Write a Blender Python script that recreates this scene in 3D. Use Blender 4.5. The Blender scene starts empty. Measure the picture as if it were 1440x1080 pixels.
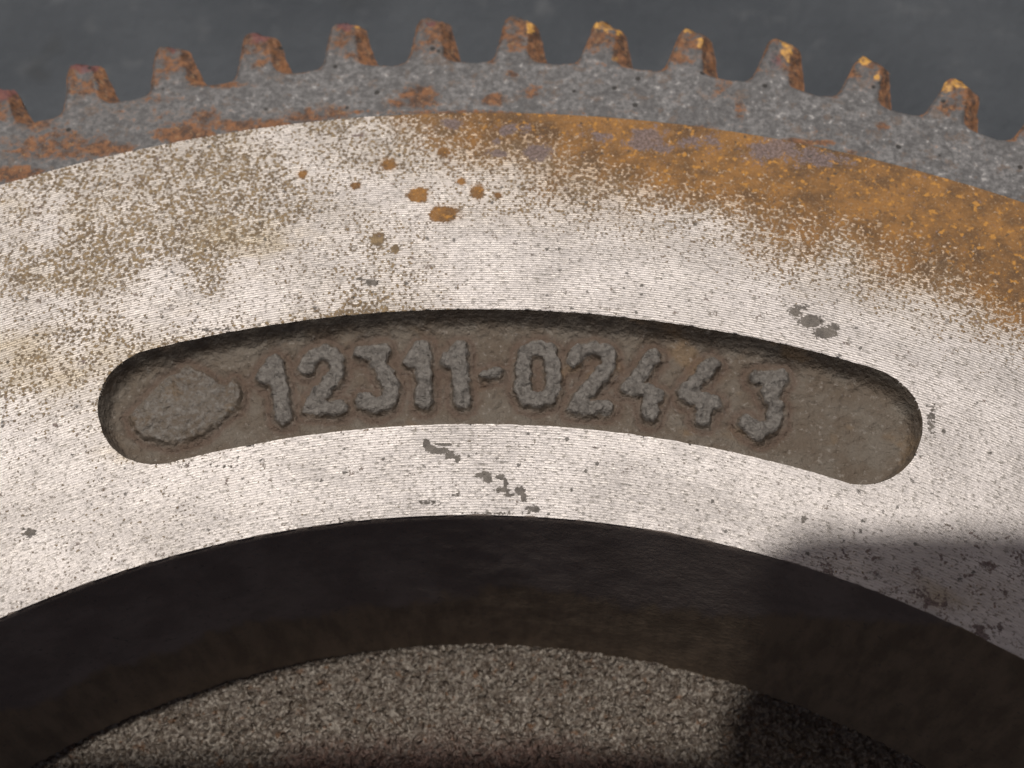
import bpy, math
import numpy as np
from mathutils import Matrix, Vector

# ------------------------------------------------------------------ camera
scene = bpy.context.scene
S = 0.135                      # seam radius between machined face and ring gear (metres)
HZ = 0.045                     # height of the machined face above the ground
CY, CZ, CA, CC, CB, CF = 0.3438*S, 0.8306*S, 0.4724, 0.1425, -0.0270, math.exp(0.6426)*1000
def rz(a): return np.array([[math.cos(a), -math.sin(a), 0], [math.sin(a), math.cos(a), 0], [0, 0, 1]])
def rx(a): return np.array([[1, 0, 0], [0, math.cos(a), -math.sin(a)], [0, math.sin(a), math.cos(a)]])
CM = rz(CC) @ rx(CA) @ rz(CB)
CP = np.array([0, CY, CZ])
cam_d = bpy.data.cameras.new('camera')
cam = bpy.data.objects.new('camera', cam_d)
scene.collection.objects.link(cam)
m4 = Matrix([list(CM[i]) + [CP[i] + (HZ if i == 2 else 0)] for i in range(3)] + [[0, 0, 0, 1]])
cam.matrix_world = m4
cam_d.sensor_width = 36
cam_d.lens = CF/1440*36
cam_d.clip_start = 0.005
cam_d.clip_end = 200
cam_d.dof.use_dof = True
cam_d.dof.focus_distance = 0.124
cam_d.dof.aperture_fstop = 28
scene.camera = cam

# ------------------------------------------------------------------ light
SUN = Vector((-0.12, 0.17, 1.0)).normalized()
world = bpy.data.worlds.new('World'); scene.world = world; world.use_nodes = True
wn = world.node_tree
sky = wn.nodes.new('ShaderNodeTexSky'); sky.sky_type = 'NISHITA'; sky.sun_disc = False
sky.sun_elevation = math.asin(SUN.z); sky.sun_rotation = math.atan2(SUN.x, SUN.y)
sky.dust_density = 8; sky.ozone_density = 0.6; sky.air_density = 0.7
bg = wn.nodes['Background']; bg.inputs[1].default_value = 0.038
wn.links.new(sky.outputs[0], bg.inputs[0])
sd = bpy.data.lights.new('sun', 'SUN'); sd.energy = 3.6; sd.angle = math.radians(1.2); sd.color = (1, .95, .9)
sun = bpy.data.objects.new('sun', sd); scene.collection.objects.link(sun)
sun.rotation_euler = SUN.to_track_quat('Z', 'Y').to_euler()
sun.location = (0.3, 0.3, 0.8)
scene.view_settings.view_transform = 'Standard'
scene.view_settings.look = 'None'
scene.view_settings.exposure = 0.0

# ------------------------------------------------------------------ numeric helpers
def project(X, Y, Z):
    """wheel point -> photograph pixel, only used to find where stains and painted shade sit on the wheel"""
    d = np.stack([X - CP[0], Y - CP[1], Z - CP[2]], -1) @ CM
    w = -d[..., 2]; w = np.where(w < 1e-3, 1e-3, w)
    return 720 + CF*d[..., 0]/w, 540 - CF*d[..., 1]/w
def back(px, py, z=0.0):
    d = CM @ np.array([(px-720)/CF, -(py-540)/CF, -1.0])
    t = (z - CP[2])/d[2]
    return CP + t*d
def ang(px, py, z=0.0):
    p = back(px, py, z); return math.atan2(p[0], p[1])
_rng = np.random.RandomState(7)
_perm = np.concatenate([_rng.permutation(4096)]*2)
_grad = _rng.normal(size=(4096, 3)); _grad /= np.linalg.norm(_grad, axis=1)[:, None]
NROT = rz(.61) @ rx(.83) @ rz(1.27)
def _h(i, j, k): return _perm[(_perm[(_perm[i & 4095] + j) & 4095] + k) & 4095]
def noise(P, scale, seed=0.0):
    """gradient noise, about -0.8..0.8, scale in 1/m"""
    Q = (P @ NROT)*scale + seed*17.31 + 1000.0
    i = np.floor(Q).astype(np.int64); f = Q - i; u = f*f*f*(f*(f*6-15)+10)
    out = 0
    for a in (0, 1):
        for b in (0, 1):
            for c in (0, 1):
                g = _grad[_h(i[..., 0]+a, i[..., 1]+b, i[..., 2]+c)]
                d = (f[..., 0]-a)*g[..., 0] + (f[..., 1]-b)*g[..., 1] + (f[..., 2]-c)*g[..., 2]
                w = (u[..., 0] if a else 1-u[..., 0])*(u[..., 1] if b else 1-u[..., 1])*(u[..., 2] if c else 1-u[..., 2])
                out = out + w*d
    return out*1.6
def fbm(P, scale, octs=3, seed=0.0):
    o = 0; a = 1.0
    for k in range(octs):
        o = o + a*noise(P, scale*2**k, seed + k*3.1); a *= .55
    return o
def sstep(a, b, x):
    t = np.clip((x-a)/(b-a), 0, 1); return t*t*(3-2*t)

COL = scene.collection
def mesh_obj(name, V, F, mat, parent=None, attrs=None, smooth=True):
    """V (n,3), F list/array of quads (m,4); unused vertices are dropped"""
    F = np.asarray(F, dtype=np.int64)
    used, inv = np.unique(F.ravel(), return_inverse=True)
    V = V[used]; F2 = inv.reshape(F.shape)
    me = bpy.data.meshes.new(name)
    me.vertices.add(len(V)); me.vertices.foreach_set('co', V.astype(np.float32).ravel())
    n = F2.shape[1]
    me.loops.add(F2.size); me.loops.foreach_set('vertex_index', F2.ravel().astype(np.int32))
    me.polygons.add(len(F2))
    me.polygons.foreach_set('loop_start', np.arange(0, F2.size, n, dtype=np.int32))
    me.polygons.foreach_set('use_smooth', np.full(len(F2), smooth, dtype=bool))
    me.update(calc_edges=True); me.validate()
    for k, v in (attrs or {}).items():
        a = me.attributes.new(k, 'FLOAT', 'POINT'); a.data.foreach_set('value', v[used].astype(np.float32))
    me.materials.append(mat)
    o = bpy.data.objects.new(name, me); COL.objects.link(o)
    if parent is not None: o.parent = parent
    return o
def grid_faces(nr, nc, flip=False):
    i = np.arange(nr-1)[:, None]*nc + np.arange(nc-1)[None, :]
    q = np.stack([i, i+1, i+nc+1, i+nc], -1).reshape(-1, 4)
    return q[:, ::-1] if flip else q
def blobs(px, py, L):
    o = np.zeros_like(px)
    for x, y, a, b, s in L: o = np.maximum(o, s*np.exp(-((px-x)/a)**2 - ((py-y)/b)**2))
    return o

# ------------------------------------------------------------------ shader helpers
class NT:
    def __init__(s, name):
        s.m = bpy.data.materials.new(name); s.m.use_nodes = True
        s.t = s.m.node_tree; s.b = s.t.nodes['Principled BSDF']
        s.pos = s.t.nodes.new('ShaderNodeNewGeometry').outputs['Position']
    def n(s, ty, **kw):
        x = s.t.nodes.new('ShaderNode'+ty)
        for k, v in kw.items(): setattr(x, k, v)
        return x
    def put(s, sock, v):
        if isinstance(v, bpy.types.NodeSocket): s.t.links.new(v, sock)
        else: sock.default_value = v
    def math(s, op, a, b=0.0, c=0.0, clamp=False):
        x = s.n('Math', operation=op, use_clamp=clamp)
        for i, v in enumerate((a, b, c)): s.put(x.inputs[i], v)
        return x.outputs[0]
    def noise(s, scale, detail=3, rough=.55, vec=None, dist=0.0):
        x = s.n('TexNoise'); s.put(x.inputs['Vector'], vec if vec is not None else s.pos)
        x.inputs['Scale'].default_value = scale; x.inputs['Detail'].default_value = detail
        x.inputs['Roughness'].default_value = rough; x.inputs['Distortion'].default_value = dist
        return x.outputs[0]
    def voro(s, scale, vec=None, feature='F1', out=0):
        x = s.n('TexVoronoi', feature=feature); s.put(x.inputs['Vector'], vec if vec is not None else s.pos)
        x.inputs['Scale'].default_value = scale
        return x.outputs[out]
    def range(s, v, a, b, c=0.0, d=1.0):
        x = s.n('MapRange', interpolation_type='SMOOTHSTEP')
        s.put(x.inputs[0], v); s.put(x.inputs[1], a); s.put(x.inputs[2], b); s.put(x.inputs[3], c); s.put(x.inputs[4], d)
        return x.outputs[0]
    def mix(s, f, a, b):
        x = s.n('Mix', data_type='RGBA'); s.put(x.inputs[0], f)
        for i, v in ((6, a), (7, b)): s.put(x.inputs[i], v if isinstance(v, bpy.types.NodeSocket) else (*v, 1))
        return x.outputs[2]
    def fmix(s, f, a, b):
        x = s.n('Mix', data_type='FLOAT'); s.put(x.inputs[0], f); s.put(x.inputs[2], a); s.put(x.inputs[3], b)
        return x.outputs[0]
    def attr(s, k): return s.n('Attribute', attribute_name=k).outputs['Fac']
    def bump(s, h, dist, strength=1.0, nrm=None):
        x = s.n('Bump'); s.put(x.inputs['Height'], h); s.put(x.inputs['Distance'], dist); s.put(x.inputs['Strength'], strength)
        if nrm is not None: s.put(x.inputs['Normal'], nrm)
        return x.outputs[0]
    def set(s, **kw):
        for k, v in kw.items(): s.put(s.b.inputs[k.replace('_', ' ')], (*v, 1) if isinstance(v, tuple) else v)
    def polar(s, kr, kt):
        """vector (radius*kr, angle*kt, 0)"""
        p = s.n('SeparateXYZ'); s.put(p.inputs[0], s.pos)
        r = s.math('SQRT', s.math('ADD', s.math('MULTIPLY', p.outputs[0], p.outputs[0]), s.math('MULTIPLY', p.outputs[1], p.outputs[1])))
        t = s.math('ARCTAN2', p.outputs[0], p.outputs[1])
        c = s.n('CombineXYZ'); s.put(c.inputs[0], s.math('MULTIPLY', r, kr)); s.put(c.inputs[1], s.math('MULTIPLY', t, kt))
        return c.outputs[0], r, t

# machined face -----------------------------------------------------
def mat_face():
    s = NT('machined_steel')
    streak, r, t = s.polar(4300, 170)          # thin streaks along the turning direction
    st = s.noise(1.0, 3, .6, streak)
    streak2, _, _ = s.polar(1700, 60)
    st2 = s.noise(1.0, 4, .6, streak2)
    streak3, _, _ = s.polar(230, 14)
    st3 = s.noise(1.0, 3, .55, streak3)
    warp = s.noise(420, 2)
    groove = s.math('SINE', s.math('ADD', s.math('MULTIPLY', r, 2*math.pi/.00025), s.math('MULTIPLY', warp, 2.6)))
    g01 = s.math('MULTIPLY_ADD', groove, .5, .5)
    metal = s.mix(s.range(st3, .34, .66), (.42, .390, .370), (.54, .504, .480))
    metal = s.mix(s.math('MULTIPLY', s.range(st2, .58, .36), .45), metal, (.30, .275, .25))
    metal = s.mix(s.math('MULTIPLY', s.range(st, .54, .64), .78), metal, (.15, .135, .115))
    gvis = s.math('MULTIPLY', s.range(s.noise(120, 3), .35, .65, 0.0, .34), s.range(st2, .3, .6, .3, 1.0))
    metal = s.mix(s.math('MULTIPLY', s.range(g01, .42, .05), gvis), metal, (.20, .185, .16))
    # tarnish film
    tarn = s.attr('tarnish')
    tn = s.noise(260, 4, .6)
    band, _, _ = s.polar(330, 8)
    tb = s.noise(1.0, 4, .6, band)
    tf = s.range(s.math('ADD', s.math('ADD', s.math('MULTIPLY', tn, .45), s.math('MULTIPLY', tb, .55)), s.math('MULTIPLY_ADD', tarn, .55, -.55)), .22, .56)
    metal = s.mix(s.math('MULTIPLY', tf, .74), metal, (.31, .25, .16))
    fo = s.attr('orange')
    film = s.math('MULTIPLY', s.range(s.math('ADD', s.attr('rust'), s.math('MULTIPLY_ADD', s.noise(140, 5, .65), .5, -.25)), .18, .85), s.range(fo, 0, .6, .42, .75))
    metal = s.mix(film, metal, s.mix(s.range(fo, .1, .8), (.30, .25, .18), (.34, .215, .105)))
    # speckled rust, density carried by the surface
    d = s.attr('rust')
    fn = s.noise(3400, 3, .62)
    vd = s.math('MULTIPLY_ADD', s.voro(2450), -.5, .72)
    fn2 = s.noise(900, 3, .6)
    fine = s.math('ADD', s.math('MULTIPLY', vd, .42), s.math('ADD', s.math('MULTIPLY', fn, .42), s.math('MULTIPLY', fn2, .16)))
    th = s.math('MULTIPLY_ADD', d, -.30, .675)
    rust = s.range(s.math('SUBTRACT', fine, th), -.030, .034)
    big = s.attr('spot')
    rust = s.math('MAXIMUM', rust, s.range(s.math('ADD', big, s.math('ADD', s.math('MULTIPLY_ADD', fn2, .9, -.45), s.math('MULTIPLY_ADD', fn, .5, -.25))), .42, .55))
    hue = s.math('ADD', s.math('MULTIPLY', s.noise(420, 5, .65), .55), s.math('MULTIPLY', s.noise(130, 4, .6), .45))
    rc = s.mix(s.range(hue, .38, .62), (.105, .057, .025), (.255, .125, .036))
    rc = s.mix(s.math('MULTIPLY', s.range(fn, .46, .36), .35), rc, (.30, .22, .13))
    rc = s.mix(s.math('MULTIPLY', s.range(s.noise(1900, 3, .7), .56, .66), .6), rc, (.075, .045, .028))
    old = s.attr('orange')
    olive = s.mix(s.range(s.noise(1300, 3), .4, .6), (.145, .103, .060), (.245, .175, .095))
    rc = s.mix(s.range(s.math('ADD', old, s.math('MULTIPLY_ADD', hue, .5, -.25)), .15, .75), olive, rc)
    rc = s.mix(s.math('MULTIPLY', s.range(s.noise(1400, 3), .56, .66), s.range(old, .45, .9)), rc, (.40, .195, .04))
    pl = s.range(s.math('ADD', s.attr('purple'), s.math('ADD', s.math('MULTIPLY_ADD', fn2, 2.2, -1.1), s.math('MULTIPLY_ADD', fn, 1.2, -.6))), .40, .62)
    rc = s.mix(s.math('MULTIPLY', pl, .85), rc, s.mix(s.range(fn, .42, .6), (.10, .075, .072), (.20, .155, .150)))
    rust = s.math('MAXIMUM', rust, pl)
    col = s.mix(rust, metal, rc)
    dk = s.range(s.math('ADD', s.attr('stain'), s.math('ADD', s.math('MULTIPLY_ADD', fn, 1.3, -.65), s.math('MULTIPLY_ADD', st, .9, -.45))), .42, .56)
    col = s.mix(s.math('MULTIPLY', dk, .9), col, s.mix(s.range(fn2, .4, .6), (.07, .06, .05), (.12, .105, .088)))
    pit = s.range(s.math('ADD', s.voro(700, out=0), s.math('MULTIPLY_ADD', fn, .5, -.25)), .15, .09)
    pit = s.math('MULTIPLY', s.math('MULTIPLY', pit, .75), s.range(s.noise(150, 2), .44, .54))
    col = s.mix(pit, col, (.045, .038, .030))
    allr = s.math('MAXIMUM', rust, s.math('MAXIMUM', dk, pit))
    h = s.math('ADD', s.math('MULTIPLY', g01, .35), s.math('MULTIPLY', st, .9))
    b1 = s.bump(h, .00010, s.fmix(allr, .75, .15))
    rh = s.math('ADD', s.math('MULTIPLY', s.noise(3200, 3, .7), 1.0), s.math('MULTIPLY', fine, .8))
    b2 = s.bump(rh, .00022, s.fmix(allr, 0.0, .9), b1)
    b3 = s.bump(rust, .00006, .6, b2)
    tg = s.n('Tangent', direction_type='RADIAL', axis='Z').outputs[0]
    s.set(Base_Color=col, Metallic=s.fmix(allr, .45, .05), Roughness=s.fmix(allr, s.range(st2, .3, .7, .46, .60), .82),
          Normal=b3, Anisotropic=s.fmix(allr, .45, 0.0), Tangent=tg)
    return s.m

# ring gear ----------------------------------------------------------
def mat_gear():
    s = NT('forged_gear_steel')
    fn = s.noise(1500, 4, .65); f2 = s.noise(480, 3, .6)
    vcol = s.voro(1500, out=1)
    vg = s.n('RGBToBW'); s.put(vg.inputs[0], vcol)
    grey = s.mix(s.range(s.noise(1500, 5, .7), .34, .66), (.075, .073, .073), (.165, .161, .160))
    grey = s.mix(s.math('MULTIPLY', s.range(f2, .58, .38), .5), grey, (.060, .058, .058))
    grey = s.mix(s.math('MULTIPLY', s.range(s.noise(700, 4, .7), .54, .66), .5), grey, (.125, .085, .060))
    grey = s.mix(s.range(s.noise(1500, 2), .64, .74), grey, (.27, .262, .255))  # glints painted into the grey as pale flecks
    d = s.attr('rust')
    rm = s.range(s.math('ADD', d, s.math('ADD', s.math('MULTIPLY_ADD', fn, 1.0, -.5), s.math('MULTIPLY_ADD', f2, .9, -.45))), .34, .62)
    rc = s.mix(s.range(s.noise(1100, 5, .7), .36, .64), (.050, .027, .017), (.21, .090, .034))
    rc = s.mix(s.math('MULTIPLY', s.range(s.noise(2000, 3, .7), .58, .68), .7), rc, (.26, .16, .08))
    col = s.mix(s.math('MULTIPLY', rm, .92), grey, rc)
    cr = s.range(s.math('ADD', s.math('MULTIPLY', s.attr('crust'), .5), s.math('ADD', s.math('MULTIPLY_ADD', fn, 1.0, -.5), s.math('MULTIPLY_ADD', f2, 1.0, -.5))), .34, .55)
    col = s.mix(s.math('MULTIPLY', s.math('MULTIPLY', cr, s.attr('crust')), .9), col, s.mix(s.range(s.noise(1800, 3), .4, .6), (.035, .022, .017), (.12, .065, .035)))
    gd = s.range(s.math('ADD', s.attr('gold'), s.math('MULTIPLY_ADD', fn, 1.5, -.75)), .33, .50)
    col = s.mix(s.math('MULTIPLY', gd, .88), col, s.mix(s.range(s.noise(1200, 2), .4, .62), (.22, .12, .045), (.52, .28, .06)))
    pk = s.range(s.math('ADD', s.attr('pink'), s.math('MULTIPLY_ADD', fn, 1.1, -.55)), .22, .50)
    col = s.mix(s.math('MULTIPLY', pk, .62), col, (.14, .050, .055))
    pit = s.range(s.voro(330), .12, .07)
    col = s.mix(pit, col, (.02, .018, .016))
    h = s.math('ADD', s.math('MULTIPLY', s.noise(2600, 4, .65), 1.0), s.math('MULTIPLY', s.voro(1900), .4))
    b = s.bump(h, .00022, .6)
    s.set(Base_Color=col, Metallic=s.fmix(s.math('MAXIMUM', rm, gd), .12, 0.0), Roughness=s.fmix(rm, s.range(fn, .4, .7, .72, .55), s.fmix(gd, .85, .6)), Normal=b)
    return s.m

# casting pocket ------------------------------------------------------
def mat_pocket(tone=0.0):
    s = NT('cast_iron_pocket')
    fn = s.noise(1700, 4, .65); f2 = s.noise(330, 4, .6)
    base = s.mix(s.range(f2, .36, .66), (.102, .078, .056), (.130, .110, .087))
    base = s.mix(s.range(s.noise(190, 3), .58, .72), base, (.150, .104, .062))
    base = s.mix(s.math('MULTIPLY', s.range(fn, .56, .70), .6), base, (.25, .225, .195))
    w = s.range(s.math('ADD', s.attr('wear'), s.math('MULTIPLY_ADD', fn, .8, -.4)), .40, .75)
    base = s.mix(w, base, s.mix(s.range(fn, .38, .62), (.112, .101, .089), (.182, .168, .150)))
    base = s.mix(s.math('MULTIPLY', s.attr('crust'), .75), base, (.085, .052, .036))
    h = s.math('ADD', s.noise(2400, 4, .7), s.math('MULTIPLY', s.voro(1300), .5))
    b = s.bump(h, .00036, 1.0)
    s.set(Base_Color=base, Metallic=s.fmix(w, .10, .30), Roughness=s.fmix(w, .72, .45), Normal=b)
    return s.m

def mat_wall():
    s = NT('oiled_recess_wall')
    vec, r, t = s.polar(900, 45)
    st = s.noise(1.0, 4, .6, vec); fn = s.noise(1500, 4, .65)
    dark = s.mix(s.range(s.noise(150, 5, .65), .38, .66), (.195, .160, .137), (.265, .220, .188))
    brown = s.mix(s.range(st, .35, .65), (.190, .146, .102), (.265, .203, .140))
    bm = s.range(s.math('ADD', s.attr('brown'), s.math('ADD', s.math('MULTIPLY_ADD', s.noise(90, 5, .65), .7, -.35), s.math('MULTIPLY_ADD', st, .5, -.25))), .40, .62)
    col = s.mix(bm, dark, brown)
    col = s.mix(s.math('MULTIPLY', s.range(fn, .58, .74), .55), col, (.10, .09, .08))
    b = s.bump(s.math('ADD', s.noise(1600, 4, .7), s.math('MULTIPLY', st, .4)), .00014, .45)
    s.set(Base_Color=col, Metallic=0.0, Roughness=.85, Specular_IOR_Level=.08, Normal=b)
    return s.m

def mat_floor():
    s = NT('rough_cast_iron')
    v = s.voro(3100, out=1); bw = s.n('RGBToBW'); s.put(bw.inputs[0], v)
    fn = s.noise(1500, 4, .65)
    col = s.mix(s.range(bw.outputs[0], .25, .8), (.080, .062, .046), (.205, .180, .150))
    col = s.mix(s.range(s.math('ADD', s.noise(700, 4, .65), s.math('MULTIPLY_ADD', fn, .3, -.15)), .58, .68), col, (.12, .068, .038))
    col = s.mix(s.math('MULTIPLY', s.attr('low'), .85), col, (.055, .040, .030))
    col = s.mix(s.math('MULTIPLY', s.attr('red'), .8), col, s.mix(s.range(fn, .4, .6), (.050, .030, .024), (.12, .070, .055)))  # reddish shade put into the floor colour
    b = s.bump(s.math('ADD', fn, s.math('MULTIPLY', s.voro(1700), .7)), .00050, .9)
    s.set(Base_Color=col, Metallic=.3, Roughness=.48, Normal=b)
    return s.m

def mat_plain(name, c, rough=.7, metal=0.0, ns=300):
    s = NT(name)
    a = tuple(x*.75 for x in c); b_ = tuple(min(1, x*1.25) for x in c)
    s.set(Base_Color=s.mix(s.range(s.noise(ns, 4, .6), .35, .65), a, b_), Roughness=rough, Metallic=metal,
          Normal=s.bump(s.noise(ns*5, 4, .65), .0002, .6))
    return s.m

def mat_ground():
    s = NT('dark_asphalt')
    n1 = s.noise(22, 4, .6); n2 = s.noise(160, 4, .65)
    c = s.mix(s.range(n1, .35, .68), (.034, .040, .047), (.052, .059, .067))
    c = s.mix(s.math('MULTIPLY', s.range(n2, .55, .72), .35), c, (.11, .115, .12))
    c = s.mix(s.math('MULTIPLY', s.range(s.noise(60, 3), .62, .72), .6), c, (.03, .033, .035))
    s.set(Base_Color=c, Roughness=.85, Normal=s.bump(s.noise(500, 4, .7), .002, .7))
    return s.m

M_FACE, M_GEAR, M_POCK, M_WALL, M_FLOOR, M_GROUND = mat_face(), mat_gear(), mat_pocket(), mat_wall(), mat_floor(), mat_ground()
M_BODY = mat_plain('cast_iron_body', (.10, .085, .07), .75, .2)

# ------------------------------------------------------------------ setting
R_IN, R_G, R_ROOT, R_TIP = .6692*S, S, 1.0527*S, 1.1040*S
RP_O, RP_I = .8257*S, .7354*S
R_FL, DEP = .6346*S, .1851*S
N_T = 98; PITCH = 2*math.pi/N_T; TH0 = -0.4363 + 0.0642*5.5          # a tooth centre (the sixth in view)

gv = np.array([(x, y, 0) for y in (-60, 60) for x in (-60, 60)], float)
ground = mesh_obj('ground', gv, [(0, 1, 3, 2)], M_GROUND)
ground['kind'] = 'structure'

# ------------------------------------------------------------------ flywheel
wheel = bpy.data.objects.new('flywheel', None); COL.objects.link(wheel)
wheel.empty_display_size = .05
wheel['label'] = 'rusty cast iron flywheel with toothed ring gear and raised casting number lying on dark ground'
wheel['category'] = 'flywheel'
UP = np.array([0, 0, HZ])
def part(name, V, F, mat, parent=wheel, attrs=None, label=None):
    o = mesh_obj(name, V + UP, F, mat, parent, attrs)
    if label: o['label'] = label
    return o

TA, TB = ang(-70, 300)-.02, ang(1510, 300)+.02          # dense sector
TL = min(ang(-60, 900), ang(-60, 250)) - .02
TR = max(ang(1500, 950), ang(1500, 250)) + .02

# ---- rim face with the pocket ------------------------------------------------
nr, nt = 380, 960
rr = np.linspace(R_IN, R_G, nr); tt = np.linspace(TL, TR, nt)
Rg, Tg = np.meshgrid(rr, tt, indexing='ij')
RM = (RP_O+RP_I)/2; HW = (RP_O-RP_I)/2
tl, tr = ang(135.5, 572), ang(1299.5, 603)
TM = (tl+tr)/2; HL = (tr-tl)/2*RM
def pocket_sdf(R, T):
    cr = HW*.93
    qx = np.abs((T-TM)*RM) - (HL-cr); qy = np.abs(R-RM) - (HW-cr)
    return np.hypot(np.maximum(qx, 0), np.maximum(qy, 0)) + np.minimum(np.maximum(qx, qy), 0) - cr
def xyz(R, T, Z): return np.stack([R*np.sin(T), R*np.cos(T), Z], -1)
edge_n = 0.00005*fbm(xyz(Rg, Tg, 0*Rg), 900, 2, 5)
def sdfN(R, T): return pocket_sdf(R, T) + edge_n
Rg[0] = R_IN + .00010*np.clip(fbm(xyz(Rg[0], Tg[0], 0*Rg[0]), 700, 3, 15) + .1, 0, 1)
e = 1e-5
for it in range(2):
    sd0 = sdfN(Rg, Tg)
    gu = (sdfN(Rg, Tg+e/RM)-sdfN(Rg, Tg-e/RM))/(2*e); gvv = (sdfN(Rg+e, Tg)-sdfN(Rg-e, Tg))/(2*e)
    near = np.abs(sd0) < .000075
    Rg = np.where(near, Rg - sd0*gvv, Rg); Tg = np.where(near, Tg - sd0*gu/RM, Tg)
sdf = np.where(near, 0, sdfN(Rg, Tg))

PD = .0026                       # pocket depth
GH = .00066                      # height of the raised characters
zc = -PD + GH*.6
GL = [('digit', '1', [[(371, 530), (386, 509)], [(387, 511), (394, 552), (399, 587)]]),
      ('digit', '2', [[(431, 517), (440, 501), (458, 494), (473, 505), (473, 523), (461, 540), (445, 559), (437, 573), (478, 573)]]),
      ('digit', '3', [[(509, 496), (537, 492), (532, 510), (543, 527), (551, 545), (545, 563), (530, 572), (510, 563)]]),
      ('digit', '1', [[(578, 508), (594, 489)], [(594, 489), (597, 540), (597, 565)]]),
      ('digit', '1', [[(631, 507), (646, 489)], [(646, 489), (648, 540), (651, 564)]]),
      ('hyphen', '-', [[(680, 527), (702, 523)]]),
      ('digit', '0', [[(757, 489), (741, 494), (735, 515), (735, 545), (742, 560), (757, 564), (771, 559), (778, 545), (778, 515), (773, 494), (757, 489)]]),
      ('digit', '2', [[(806, 507), (816, 494), (838, 489), (855, 499), (857, 514), (838, 535), (820, 556), (809, 572), (852, 572)]]),
      ('digit', '4', [[(919, 501), (902, 524), (886, 543), (924, 556)], [(912, 549), (915, 583)]]),
      ('digit', '4', [[(1001, 512), (982, 533), (965, 555), (1004, 567)], [(991, 562), (989, 588)]]),
      ('digit', '3', [[(1066, 531), (1098, 530), (1081, 551), (1091, 573), (1088, 596), (1069, 609), (1050, 594)]])]
EMB = [(225, 592), (330, 480), (400, 405), (520, 342), (600, 380), (670, 425), (712, 440), (748, 402), (790, 470), (768, 540), (690, 605), (600, 685), (440, 730), (300, 702), (245, 650)]
EMB = [(120+x/3.6, 420+y/3.6) for x, y in EMB]
PX = Rg*np.sin(Tg); PY = Rg*np.cos(Tg)
def seg_dist(poly):
    d = np.full(PX.shape, 1.0)
    pts = [back(x, y, zc)[:2] for x, y in poly]
    for a, b in zip(pts[:-1], pts[1:]):
        ab = b-a; L2 = ab@ab
        u = np.clip(((PX-a[0])*ab[0]+(PY-a[1])*ab[1])/L2, 0, 1)
        d = np.minimum(d, np.hypot(PX-a[0]-u*ab[0], PY-a[1]-u*ab[1]))
    return d
P0 = np.stack([PX, PY, 0*PX], -1)
jag = .00022*fbm(P0, 1150, 3, 2)
ch = []
for nm, c, strokes in GL:
    d = np.full(PX.shape, 1.0)
    for st in strokes: d = np.minimum(d, seg_dist(st))
    ch.append(d - (.00045 if nm == 'hyphen' else .00074) + jag)
# emblem: polygon distance with sign
pts = [back(x, y, zc)[:2] for x, y in EMB]
d = seg_dist(EMB + EMB[:1]); ins = np.zeros(PX.shape, bool)
for a, b in zip(pts, pts[1:]+pts[:1]):
    c = ((a[1] > PY) != (b[1] > PY)) & (PX < (b[0]-a[0])*(PY-a[1])/(b[1]-a[1]+1e-12)+a[0]); ins ^= c
ch.append(np.where(ins, -d, d) + jag*.7)
CD = np.stack(ch, 0); cd = CD.min(0); ci = CD.argmin(0)
rise = sstep(.00024, -.00014, cd)
ins_d = np.maximum(-sdf, 0)
wallp = 1-np.exp(-(np.maximum(0, ins_d*(1+.35*noise(P0, 500, 41)))/.00036)**1.4)
fillet = .00045*np.exp(-ins_d/.0007)*wallp
floor_n = .00014*noise(P0, 420, 1) + .00016*fbm(P0, 1000, 3, 4)
hgt = np.where(ci == len(GL), .00054, GH)
zp = -PD*wallp + fillet + wallp*(floor_n + hgt*rise*(1+.35*noise(P0, 900, 8)) + rise*.00022*fbm(P0, 1100, 3, 6)*np.where(ci == len(GL), .6, 1)
     - .00022*np.exp(-((cd-.00075)/.00035)**2))
inside = sdf < 0
Z = np.where(inside, zp, 0.0)
# machined face: slight relief of pits and a broken edge
pxl, pyl = project(PX, PY, 0*PX)
yb = np.interp(pxl, [-100, 250, 400, 560, 700, 850, 1000, 1150, 1300, 1440, 1560], [20, 70, 130, 205, 255, 285, 322, 366, 420, 480, 540])
big_n = fbm(P0, 120, 3, 1)
rust = np.clip(.5 + (yb - pyl + 22*big_n)/230, 0, .95)
left = sstep(760, 380, pxl)*(.30 + .34*fbm(P0, 70, 4, 9))*sstep(640, 430, pyl) + sstep(900, 500, pxl)*.10 + .10*sstep(500, 200, pxl)
mid = .42*blobs(pxl, pyl, [(760, 270, 260, 70, 1.25), (540, 215, 200, 70, 1.3), (300, 310, 110, 60, .8), (60, 500, 200, 80, .75), (240, 420, 180, 60, .8), (40, 380, 90, 40, .8), (500, 330, 160, 70, .7)])
rust = np.maximum(rust, np.maximum(np.clip(left + .06, 0, .58), mid)) + .05
rust += .10*sstep(.0006, 0, sdf)
rust = np.maximum(rust, .50*blobs(pxl, pyl, [(1330, 850, 150, 70, 1), (1180, 800, 70, 35, .8)])*(1 + .6*fbm(P0, 110, 3, 19)))  # lower-right mottles: partly rust, partly reddish shade put into the colour
rust = np.maximum(rust, .52*blobs(pxl, pyl, [(60, 690, 140, 50, .55), (200, 700, 160, 60, .45), (350, 560, 1, 1, 0), (60, 540, 110, 60, .8), (1330, 560, 60, 80, .35)]))
orange = sstep(-110, 150, yb - pyl + 30*big_n)*sstep(330, 620, pxl + 60*big_n)
tarn = blobs(pxl, pyl, [(330, 330, 190, 60, .85), (60, 290, 180, 45, .7), (60, 395, 150, 38, .8), (60, 500, 210, 70, .9), (200, 480, 150, 50, .6), (520, 300, 170, 60, .6), (200, 640, 120, 30, .7), (1130, 400, 500, 50, .25), (1320, 830, 170, 75, .7)])  # last blob mixes real mottles with painted shadow tint
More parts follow.
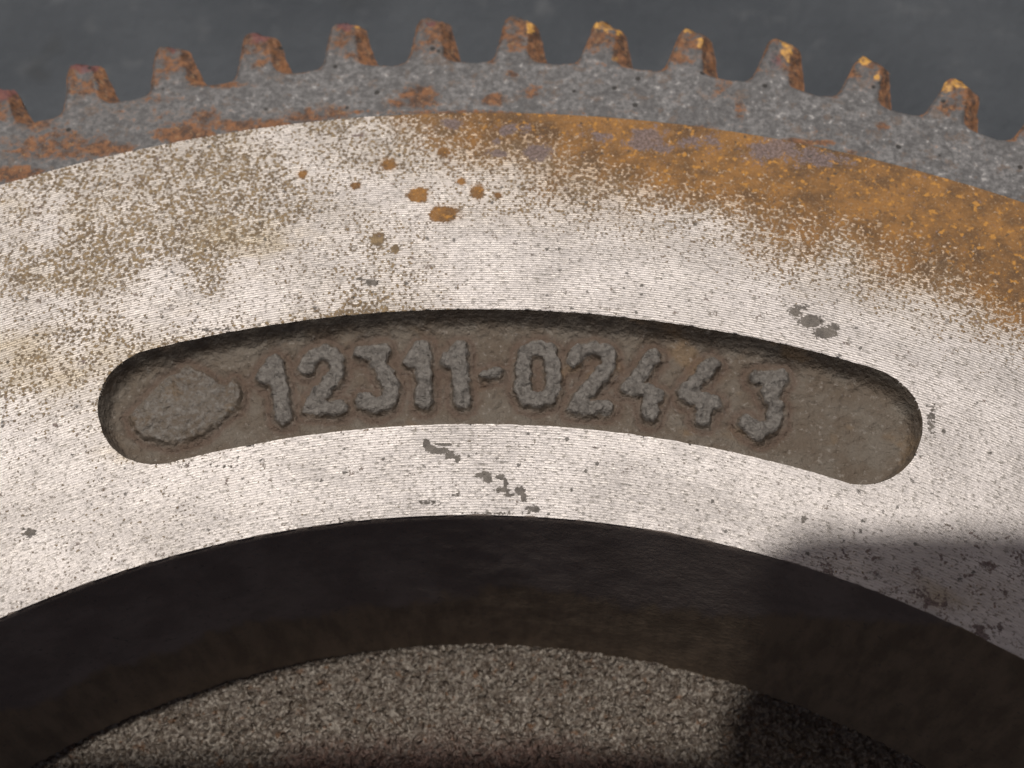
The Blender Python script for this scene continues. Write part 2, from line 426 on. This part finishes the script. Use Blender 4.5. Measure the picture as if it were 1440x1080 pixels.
tarn = np.maximum(tarn, .45*sstep(760, 300, pxl)*sstep(620, 480, pyl))
spot = blobs(pxl, pyl, [(626, 301, 24, 14, 1), (587, 274, 18, 12, 1), (671, 269, 11, 12, 1), (531, 337, 12, 12, .9), (556, 350, 9, 11, .9), (649, 255, 9, 7, .9), (546, 232, 14, 10, .9), (425, 245, 9, 8, .8), (500, 262, 10, 7, .8), (624, 214, 12, 10, .8), (700, 275, 8, 6, .8)])
orange = np.maximum(orange, .30*blobs(pxl, pyl, [(1330, 850, 170, 80, 1)]))  # browns the shaded corner in the colour, over real mottles
orange = np.maximum(orange, .8*np.minimum(1, spot*1.6)*sstep(350, 310, pyl))
purple = blobs(pxl, pyl, [(912, 196, 28, 17, 1), (936, 207, 24, 9, .9), (718, 182, 26, 9, .9), (634, 172, 22, 9, .8), (755, 214, 24, 13, .95), (702, 216, 16, 6, .8), (975, 200, 40, 12, .8), (1090, 212, 55, 16, .95), (1150, 222, 40, 14, .8), (700, 200, 12, 5, .7), (845, 190, 30, 8, .6), (500, 190, 12, 5, .6), (1180, 790, 60, 30, .34), (1290, 830, 70, 40, .36), (1400, 800, 70, 50, .38), (1370, 890, 60, 30, .34)])  # last four blobs: real mottles plus painted reddish shade
stain = 1.18*blobs(pxl, pyl, [(600, 625, 6, 9, 1), (607, 632, 9, 6, .9), (618, 634, 13, 5, 1), (633, 640, 9, 6, 1), (625, 625, 16, 2.5, .9), (643, 645, 5, 9, .8), (680, 668, 11, 6, 1), (686, 674, 7, 6, 1), (703, 671, 10, 4, .9), (711, 679, 4, 6, .9), (706, 689, 12, 4, 1), (716, 696, 9, 3.5, .9), (731, 690, 8, 6, 1), (736, 699, 6, 6, .95),
         (1118, 438, 12, 8, .8), (1140, 452, 20, 10, .95), (1160, 468, 20, 9, .9), (1172, 460, 12, 8, .7), (1125, 432, 20, 6, .6), (523, 398, 12, 5, .9), (42, 749, 11, 7, .95), (505, 392, 10, 3, .7), (1130, 730, 8, 8, .55), (750, 716, 14, 6, .75), (640, 695, 20, 6, .45), (600, 706, 30, 6, .5), (490, 733, 40, 5, .5), (700, 722, 60, 4, .5),
         (1310, 590, 8, 40, .55), (310, 655, 80, 4, .4), (300, 463, 60, 3.5, .5)])
crust = np.clip(np.exp(-((cd-.0006)/.0004)**2)*.9, 0, 1)*inside
wear = rise*inside*(1-.45*(ci == len(GL)))
V = np.stack([PX, PY, Z], -1).reshape(-1, 3)
F = grid_faces(nr, nt, flip=True)
fc = sdf.ravel()[F].mean(1)
fcd = cd.ravel()[F].mean(1); fci = ci.ravel()[F[:, 0]]
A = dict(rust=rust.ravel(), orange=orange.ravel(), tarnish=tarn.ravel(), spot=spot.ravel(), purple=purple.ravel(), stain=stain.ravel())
AP = dict(wear=wear.ravel(), crust=crust.ravel())
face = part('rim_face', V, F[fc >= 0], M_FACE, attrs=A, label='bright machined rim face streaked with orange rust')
inn = fc < 0
isch = inn & (fcd < .0002)
pocket = part('casting_pocket', V, F[inn & ~isch], M_POCK, attrs=AP, label='sunken brown casting pocket with rounded ends')
for i, (nm, c, _) in enumerate(GL):
    part(nm, V, F[isch & (fci == i)], M_POCK, pocket, AP, 'raised cast hyphen' if nm == 'hyphen' else 'raised cast digit '+c)
part('emblem', V, F[isch & (fci == len(GL))], M_POCK, pocket, AP, 'raised worn cast emblem')

# ---- inner wall and recess floor ---------------------------------------------------------
def wheel_strip(name, profile, t0, t1, n, mat, disp=None, attrs_fn=None, label=None, parent=wheel):
    pr = np.array(profile); T = np.linspace(t0, t1, n)
    R2 = pr[:, 0][:, None] + 0*T[None]; Z2 = pr[:, 1][:, None] + 0*T[None]; T2 = 0*R2 + T[None]
    V = xyz(R2, T2, Z2)
    at = attrs_fn(V, pr) if attrs_fn else {}
    if disp is not None: V = V + disp(V)
    return part(name, V.reshape(-1, 3), grid_faces(len(pr), n), mat, parent, {k: v.ravel() for k, v in at.items()}, label)

def wall_profile(k):
    z = np.linspace(0, 1, k)
    r = R_IN - .00004*(z > 0) - (R_IN-R_FL)*z
    return np.concatenate([[(R_IN+.0002, -.00004), (R_IN+.00002, -.00006)], np.stack([r, -DEP*z - .00012*(1-z)], 1)], 0)
def wall_attr(V, pr):
    px, py = project(V[..., 0], V[..., 1], V[..., 2])
    yb = np.interp(px, [-100, 60, 150, 230, 330, 560, 720, 900, 1500], [1010, 985, 930, 915, 875, 845, 815, 850, 880])
    return dict(brown=np.clip(.5 + (py-yb)/60, 0, 1)*.8)
def wall_disp(V):
    n = .00003*fbm(V, 260, 3, 3)*sstep(0, -.003, V[..., 2])
    return np.stack([V[..., 0]*n*8, V[..., 1]*n*8, 0*n], -1)
wheel_strip('inner_wall', wall_profile(70), TL-.15, TR+.15, 900, M_WALL, wall_disp, wall_attr, 'dark oily inner wall of the recess')

def floor_attr(V, pr):   # grain tone, and shade painted as a dark reddish band towards the hub
    px, py = project(V[..., 0], V[..., 1], V[..., 2]); rad = np.hypot(V[..., 0], V[..., 1])
    return dict(low=sstep(.25, -.6, noise(V, 2600, 11)), red=sstep(.0780, .0745, rad + .0012*fbm(V, 120, 3, 17)))
def floor_disp(V):
    k = sstep(R_FL+.0005, R_FL-.0008, np.hypot(V[..., 0], V[..., 1]))
    a = noise(V, 2300, 12); b = noise(V, 3800, 13)
    h = .00034*a + .00018*b + .00022*noise(V, 300, 14)
    w = .00018*k
    return np.stack([w*noise(V, 900, 21), w*noise(V, 900, 22), h], -1)
fr = np.linspace(R_FL+.0012, .064, 230)
wheel_strip('recess_floor', np.stack([fr, 0*fr - DEP + .0004*np.exp(-((R_FL-fr)/.0006)**2)], 1), TL-.12, TR+.12, 1150, M_FLOOR, floor_disp, floor_attr, 'rough grainy cast floor of the recess')

# ---- rest of the casting, outside the dense sector ---------------------------------------------
ALL = 2*math.pi
def full_ring(name, profile, mat, a, b, n=220, attrs=None):
    return wheel_strip(name, profile, a, b, n, mat, None, (lambda V, pr: {k: np.full(V.shape[:2], v) for k, v in (attrs or {}).items()}))
full_ring('rim_face', [(R_G, 0), (R_IN, 0)], M_FACE, TR, TL+ALL, attrs=dict(rust=.4, orange=.5, tarnish=.4, spot=0, purple=0, stain=0))
full_ring('inner_wall', wall_profile(8), M_WALL, TR+.15, TL-.15+ALL, attrs=dict(brown=.5))
full_ring('recess_floor', [(R_FL+.0012, -DEP), (.064, -DEP)], M_FLOOR, TR+.12, TL-.12+ALL, attrs=dict(low=.4, red=.8))
full_ring('hub', [(.064, -DEP), (.030, -DEP), (.0285, -DEP+.0015), (.019, -DEP+.0015), (.018, -DEP), (.018, -HZ)], M_FLOOR, 0, ALL, attrs=dict(low=.4, red=.8))
full_ring('back_rim', [(.018, -HZ), (.1335, -HZ), (.1335, -.0125)], M_BODY, 0, ALL)

# ---- ring gear --------------------------------------------------------------
GZ = -.00025; GT = .0115; R_B = R_ROOT - .0011
def gear_disp(V):
    n = .00014*fbm(V, 420, 4, 31); n2 = .00014*fbm(V, 420, 4, 32)
    return np.stack([n2*.8, n*.8, .00007*fbm(V, 700, 4, 33)], -1)
RB = [(180, 165, 200, 30, .30), (900, 130, 500, 60, .10), (1300, 190, 200, 40, .16), (90, 205, 130, 28, .52), (350, 176, 170, 13, .56), (60, 215, 80, 20, .55), (20, 245, 60, 16, .8), (150, 208, 60, 14, .7), (260, 190, 60, 14, .75), (290, 165, 30, 22, .55), (430, 165, 40, 12, .7), (470, 158, 30, 12, .6),
      (590, 135, 32, 22, .75), (560, 146, 20, 10, .6), (695, 140, 22, 12, .62), (745, 130, 22, 14, .55), (1040, 150, 12, 34, .5), (1015, 125, 24, 20, .45), (1240, 178, 12, 10, .55), (1150, 180, 10, 10, .45),
      (640, 158, 300, 5, .45), (960, 178, 60, 6, .6), (1130, 200, 60, 7, .6), (1210, 215, 30, 8, .5), (45, 170, 40, 22, .6), (200, 140, 90, 10, .45), (310, 118, 60, 8, .6), (720, 105, 14, 8, .5), (850, 90, 40, 6, .3), (100, 190, 40, 14, .45)]
TEETH_PIX = [(-1, 120), (121, 84), (247, 57), (369, 37), (494, 25), (612, 18), (735, 17), (858, 23), (978, 34), (1099, 52), (1222, 76), (1342, 104), (1450, 150)]
PK = [(5, 122, 22, 20, .95), (121, 90, 20, 12, 1), (243, 68, 10, 9, .5), (366, 48, 14, 12, .95), (488, 34, 14, 10, .9), (606, 34, 12, 9, .45), (1092, 84, 14, 14, .45)]
GO = [(245, 64, 16, 7, .6), (382, 42, 7, 10, .55), (500, 34, 9, 10, .7), (746, 38, 8, 9, .9), (850, 33, 18, 10, .9), (870, 44, 8, 12, .6), (972, 40, 14, 10, .7), (984, 60, 5, 7, .8), (1106, 68, 9, 20, .95), (1216, 84, 12, 8, .75), (1233, 108, 5, 8, .7), (1330, 124, 9, 8, .95), (1352, 117, 12, 10, .95), (1105, 52, 14, 6, .5), (866, 82, 9, 8, .5)]
def gear_attr_pts(V, flank=None):
    px, py = project(V[..., 0], V[..., 1], V[..., 2])
    r = blobs(px, py, RB)
    rad = np.hypot(V[..., 0], V[..., 1])
    if flank is not None: r = np.maximum(r, flank)
    sidez = sstep(GZ-.0006, GZ-.0025, V[..., 2])
    r = np.maximum(r, .62*sidez)
    return dict(rust=.05 + r, crust=sstep(R_ROOT+.0028, R_TIP, rad), pink=blobs(px, py, PK), gold=blobs(px, py, GO))
br = np.concatenate([np.linspace(R_G+.00002, R_B, 58)])
ring = wheel_strip('ring_gear', [(R_G+.00002, -.0125)] + [(x, GZ - .00018*math.exp(-((x-R_G)/.0002)**2)) for x in br], TL-.02, TR+.02, 1000, M_GEAR,
    lambda V: gear_disp(V)*sstep(R_G, R_G+.0006, np.hypot(V[..., 0], V[..., 1]))[..., None], lambda V, pr: gear_attr_pts(V), 'rough grey ring gear with rust patches')
# wheel_strip winds profiles inward-facing; outward profiles need the other winding
def flip(o):
    o.data.flip_normals(); return o
flip(ring)
flip(wheel_strip('ring_gear_back', [(R_G+.00002, -.0125), (R_G+.00002, GZ), (R_B, GZ)], TR+.02, TL-.02+ALL, 300, M_GEAR, None,
    lambda V, pr: dict(rust=np.full(V.shape[:2], .35), crust=np.zeros(V.shape[:2]), pink=np.zeros(V.shape[:2]), gold=np.zeros(V.shape[:2])), parent=ring))
flip(wheel_strip('ring_gear_underside', [(R_B, -GT), (R_G-.0015, -GT)], 0, ALL, 300, M_GEAR, None,
    lambda V, pr: dict(rust=np.full(V.shape[:2], .35), crust=np.zeros(V.shape[:2]), pink=np.zeros(V.shape[:2]), gold=np.zeros(V.shape[:2])), parent=ring)).data.flip_normals()

W0, WT, FIL = .00312, .00158, .0014          # half widths at foot and tip, fillet
def half_width(r):
    hp = PITCH/2*r
    u = (r - R_ROOT)/(R_TIP-R_ROOT)
    w = W0 + (WT-W0)*np.clip(u, 0, 1)**.9
    f = np.clip((r-R_ROOT)/FIL, 0, 1)
    w = w + (hp-W0)*(1-np.sqrt(np.clip(1-(1-f)**2, 0, 1)))*.9
    tipr = .0018; k = np.clip((r-(R_TIP-tipr))/tipr, 0, 1)
    w = w - .00115*(1-np.sqrt(np.clip(1-k**2, 0, 1)))
    return np.where(r <= R_ROOT+1e-9, hp, np.minimum(w, hp))
def tooth_mesh(th, seed, fine):
    mr = 46 if fine else 12; mc = 34 if fine else 9
    base = np.linspace(R_B, R_ROOT, 8 if fine else 2, endpoint=False)
    up = R_ROOT + (R_TIP-R_ROOT)*(np.linspace(0, 1, mr)**1.25)
    rows = np.concatenate([base, up]); nb = len(base)
    rs = np.random.RandomState(seed)
    bw = .20 + .2*rs.rand(); tipb = .0012 + .0006*rs.rand(); slope = .62 + .25*rs.rand()
    w = half_width(rows)
    c = np.linspace(-1, 1, mc)
    c = np.sign(c)*np.abs(c)**.85
    Sg = w[:, None]*c[None]; Rr = rows[:, None] + 0*Sg
    # wear: tip leans a little
    lean = (rs.rand()-.5)*.0004
    Sg = Sg + lean*np.clip((Rr-R_ROOT)/(R_TIP-R_ROOT), 0, 1)**2
    u = np.clip((Rr-R_ROOT)/(R_TIP-R_ROOT), 0, 1)
    wf = half_width(np.maximum(rows, R_ROOT+FIL))[:, None]
    sb = bw*W0*(1-.25*u)                                   # where the flank chamfer starts
    act = sstep(-.0004, .0012, Rr-R_ROOT)
    zc_ = np.maximum(0, Sg-sb)*slope*act
    zt = np.maximum(0, Rr-(R_TIP-tipb*(1+.4*c[None])))*.9
    zl = np.maximum(0, -Sg-(wf-.00035))*1.1*act
    Zg = GZ - np.minimum(np.sqrt(zc_**2+zt**2+zl**2), .0048)
    T = th + Sg/Rr
    Rr2 = Rr - .0002*c[None]**2*(np.arange(len(rows)) >= len(rows)-1)[:, None]
    V = xyz(Rr2, T, Zg)
    flank = .52*sstep(.0, .0004, zc_) + .30*sstep(.0, .0006, zl)*1 + .38*np.exp(-((Rr-R_ROOT)/.0006)**2)*np.clip(np.abs(Sg)/W0, 0, 1)**2 + .30*sstep(0, .25, u) + .28*u + .22*noise(V, 500, seed*.7)*sstep(0, .2, u)
    n_r = len(rows)
    idx = np.arange(n_r*mc).reshape(n_r, mc)
    # silhouette loop: up the left side from the valley, over the tip, down the right
    loop = np.concatenate([idx[nb:, 0], idx[-1, 1:-1], idx[nb:, -1][::-1]])
    Vl = V.reshape(-1, 3)[loop]; zs = np.linspace(0, 1, 14 if fine else 3)[1:]
    rowsV = [Vl]
    for k in zs:
        q = Vl.copy(); q[:, 2] = Vl[:, 2]*(1-k) + (-GT)*k; rowsV.append(q)
    side = np.concatenate(rowsV[1:], 0)
    allV = np.concatenate([V.reshape(-1, 3), side], 0)
    fl = np.concatenate([flank.ravel(), np.full(len(side), .62)])
    F1 = grid_faces(n_r, mc, flip=True)
    ids = np.concatenate([loop[None], len(V.reshape(-1, 3)) + np.arange(len(side)).reshape(len(zs), -1)], 0)
    L = len(loop)
    F2 = np.stack([ids[:-1, :-1], ids[1:, :-1], ids[1:, 1:], ids[:-1, 1:]], -1).reshape(-1, 4)[:, ::-1]
    at = gear_attr_pts(allV, fl)
    allV = allV + gear_disp(allV)*(1.0 if fine else 0)
    if fine:
        uu = np.concatenate([u.ravel(), np.full(len(side), .6)])
        nrm = np.stack([np.zeros(len(allV)), np.zeros(len(allV)), np.ones(len(allV))], -1)
        allV = allV + nrm*(.00026*fbm(allV, 700, 3, seed*1.7)*np.clip(uu*2, 0, 1))[:, None]
    return allV, np.concatenate([F1, F2], 0), at
proto = None
for k in range(N_T):
    th = TH0 + (k-5)*PITCH
    a = (th+math.pi) % ALL - math.pi
    if TL < a < TR:
        V, F, at = tooth_mesh(a, 100+k, True)
        part('tooth', V, F, M_GEAR, ring, at)
    else:
        if proto is None:
            V, F, at = tooth_mesh(a, 55, False)
            at = {q: np.full(len(v), .4 if q == 'rust' else 0.0) for q, v in at.items()}
            proto = part('tooth', V, F, M_GEAR, ring, at); pa = a
        else:
            o = proto.copy(); COL.objects.link(o); o.parent = ring
            o.rotation_euler = (0, 0, -(a-pa))

# ------------------------------------------------------------------ folder and slab, unseen shapes added behind the lens to cast shadow
M_BOARD = mat_plain('red_bounce_board', (.55, .10, .07), .6, 0, 200)  # bright red, chosen to bounce warm light into the shadow
M_BOARD_CORE = mat_plain('pale_board_core', (.55, .52, .47), .9, 0, 900)
M_SLAB = mat_plain('brown_bounce_slab', (.34, .13, .09), .5, 0, 200)  # lightened red-brown, to bounce warm light into the shadow
M_SLAB_DARK = mat_plain('dark_slab_glass', (.02, .02, .022), .12, 0, 50)
def held(name, label, cat, back_off):  # places an added light blocker out of view, behind the lens
    o = bpy.data.objects.new(name, None); COL.objects.link(o)
    o['label'] = label; o['category'] = cat
    o.matrix_world = Matrix.Translation(m4.to_3x3() @ Vector((0, 0, back_off))) @ m4
    return o
def rounded(x0, x1, y0, y1, rad, n=10):
    """outline, counter-clockwise; rad = (bl, br, tr, tl)"""
    P = []
    for (cx, cy, sx, sy, r, a0) in ((x0, y0, 1, 1, rad[0], 180), (x1, y0, -1, 1, rad[1], 270), (x1, y1, -1, -1, rad[2], 0), (x0, y1, 1, -1, rad[3], 90)):
        for k in range(n+1):
            a = math.radians(a0 + 90*k/n); P.append((cx + sx*r + r*math.cos(a), cy + sy*r + r*math.sin(a)))
    return P
def prism(name, outline, z0, z1, mat, parent):
    n = len(outline); me = bpy.data.meshes.new(name)
    V = [(x, y, z0) for x, y in outline] + [(x, y, z1) for x, y in outline]
    me.from_pydata(V, [], [list(range(n))[::-1], list(range(n, 2*n))] + [(i, (i+1) % n, n+(i+1) % n, n+i) for i in range(n)])
    me.materials.append(mat); o = bpy.data.objects.new(name, me); COL.objects.link(o); o.parent = parent
    return o
fo = held('red_shade_board', 'unseen red folder held out above the flywheel beside the smartphone', 'shade_board', .020)  # added, unseen: blocks sun and sky over the lower-right rim
FX0, FX1, FY0, FY1 = -.0008, .130, .035, .0937
def board_outline(i): return rounded(FX0+i, FX1-i, FY0+i, FY1-i, (.002, .002, .002, .010), 8)
prism('board_front', board_outline(0), 0, .002, M_BOARD, fo)
prism('board_core', board_outline(.002), .0021, .0079, M_BOARD_CORE, fo)
prism('board_back', board_outline(0), .008, .010, M_BOARD, fo)
ph = held('shade_slab', 'unseen brown smartphone held above the flywheel beside the red folder', 'shade_slab', .010)  # added, unseen: sized to shade the near part of the recess floor
prism('slab_body', rounded(-.115, .040, -.0075, .0742, (.009,)*4), 0, .0078, M_SLAB, ph)
prism('slab_rear', rounded(-.113, .038, -.0055, .0722, (.008,)*4), .0079, .0084, M_SLAB_DARK, ph)
prism('slab_bump', rounded(-.006, .006, -.006, .006, (.0055,)*4), -.0012, -.0001, M_SLAB_DARK, ph)
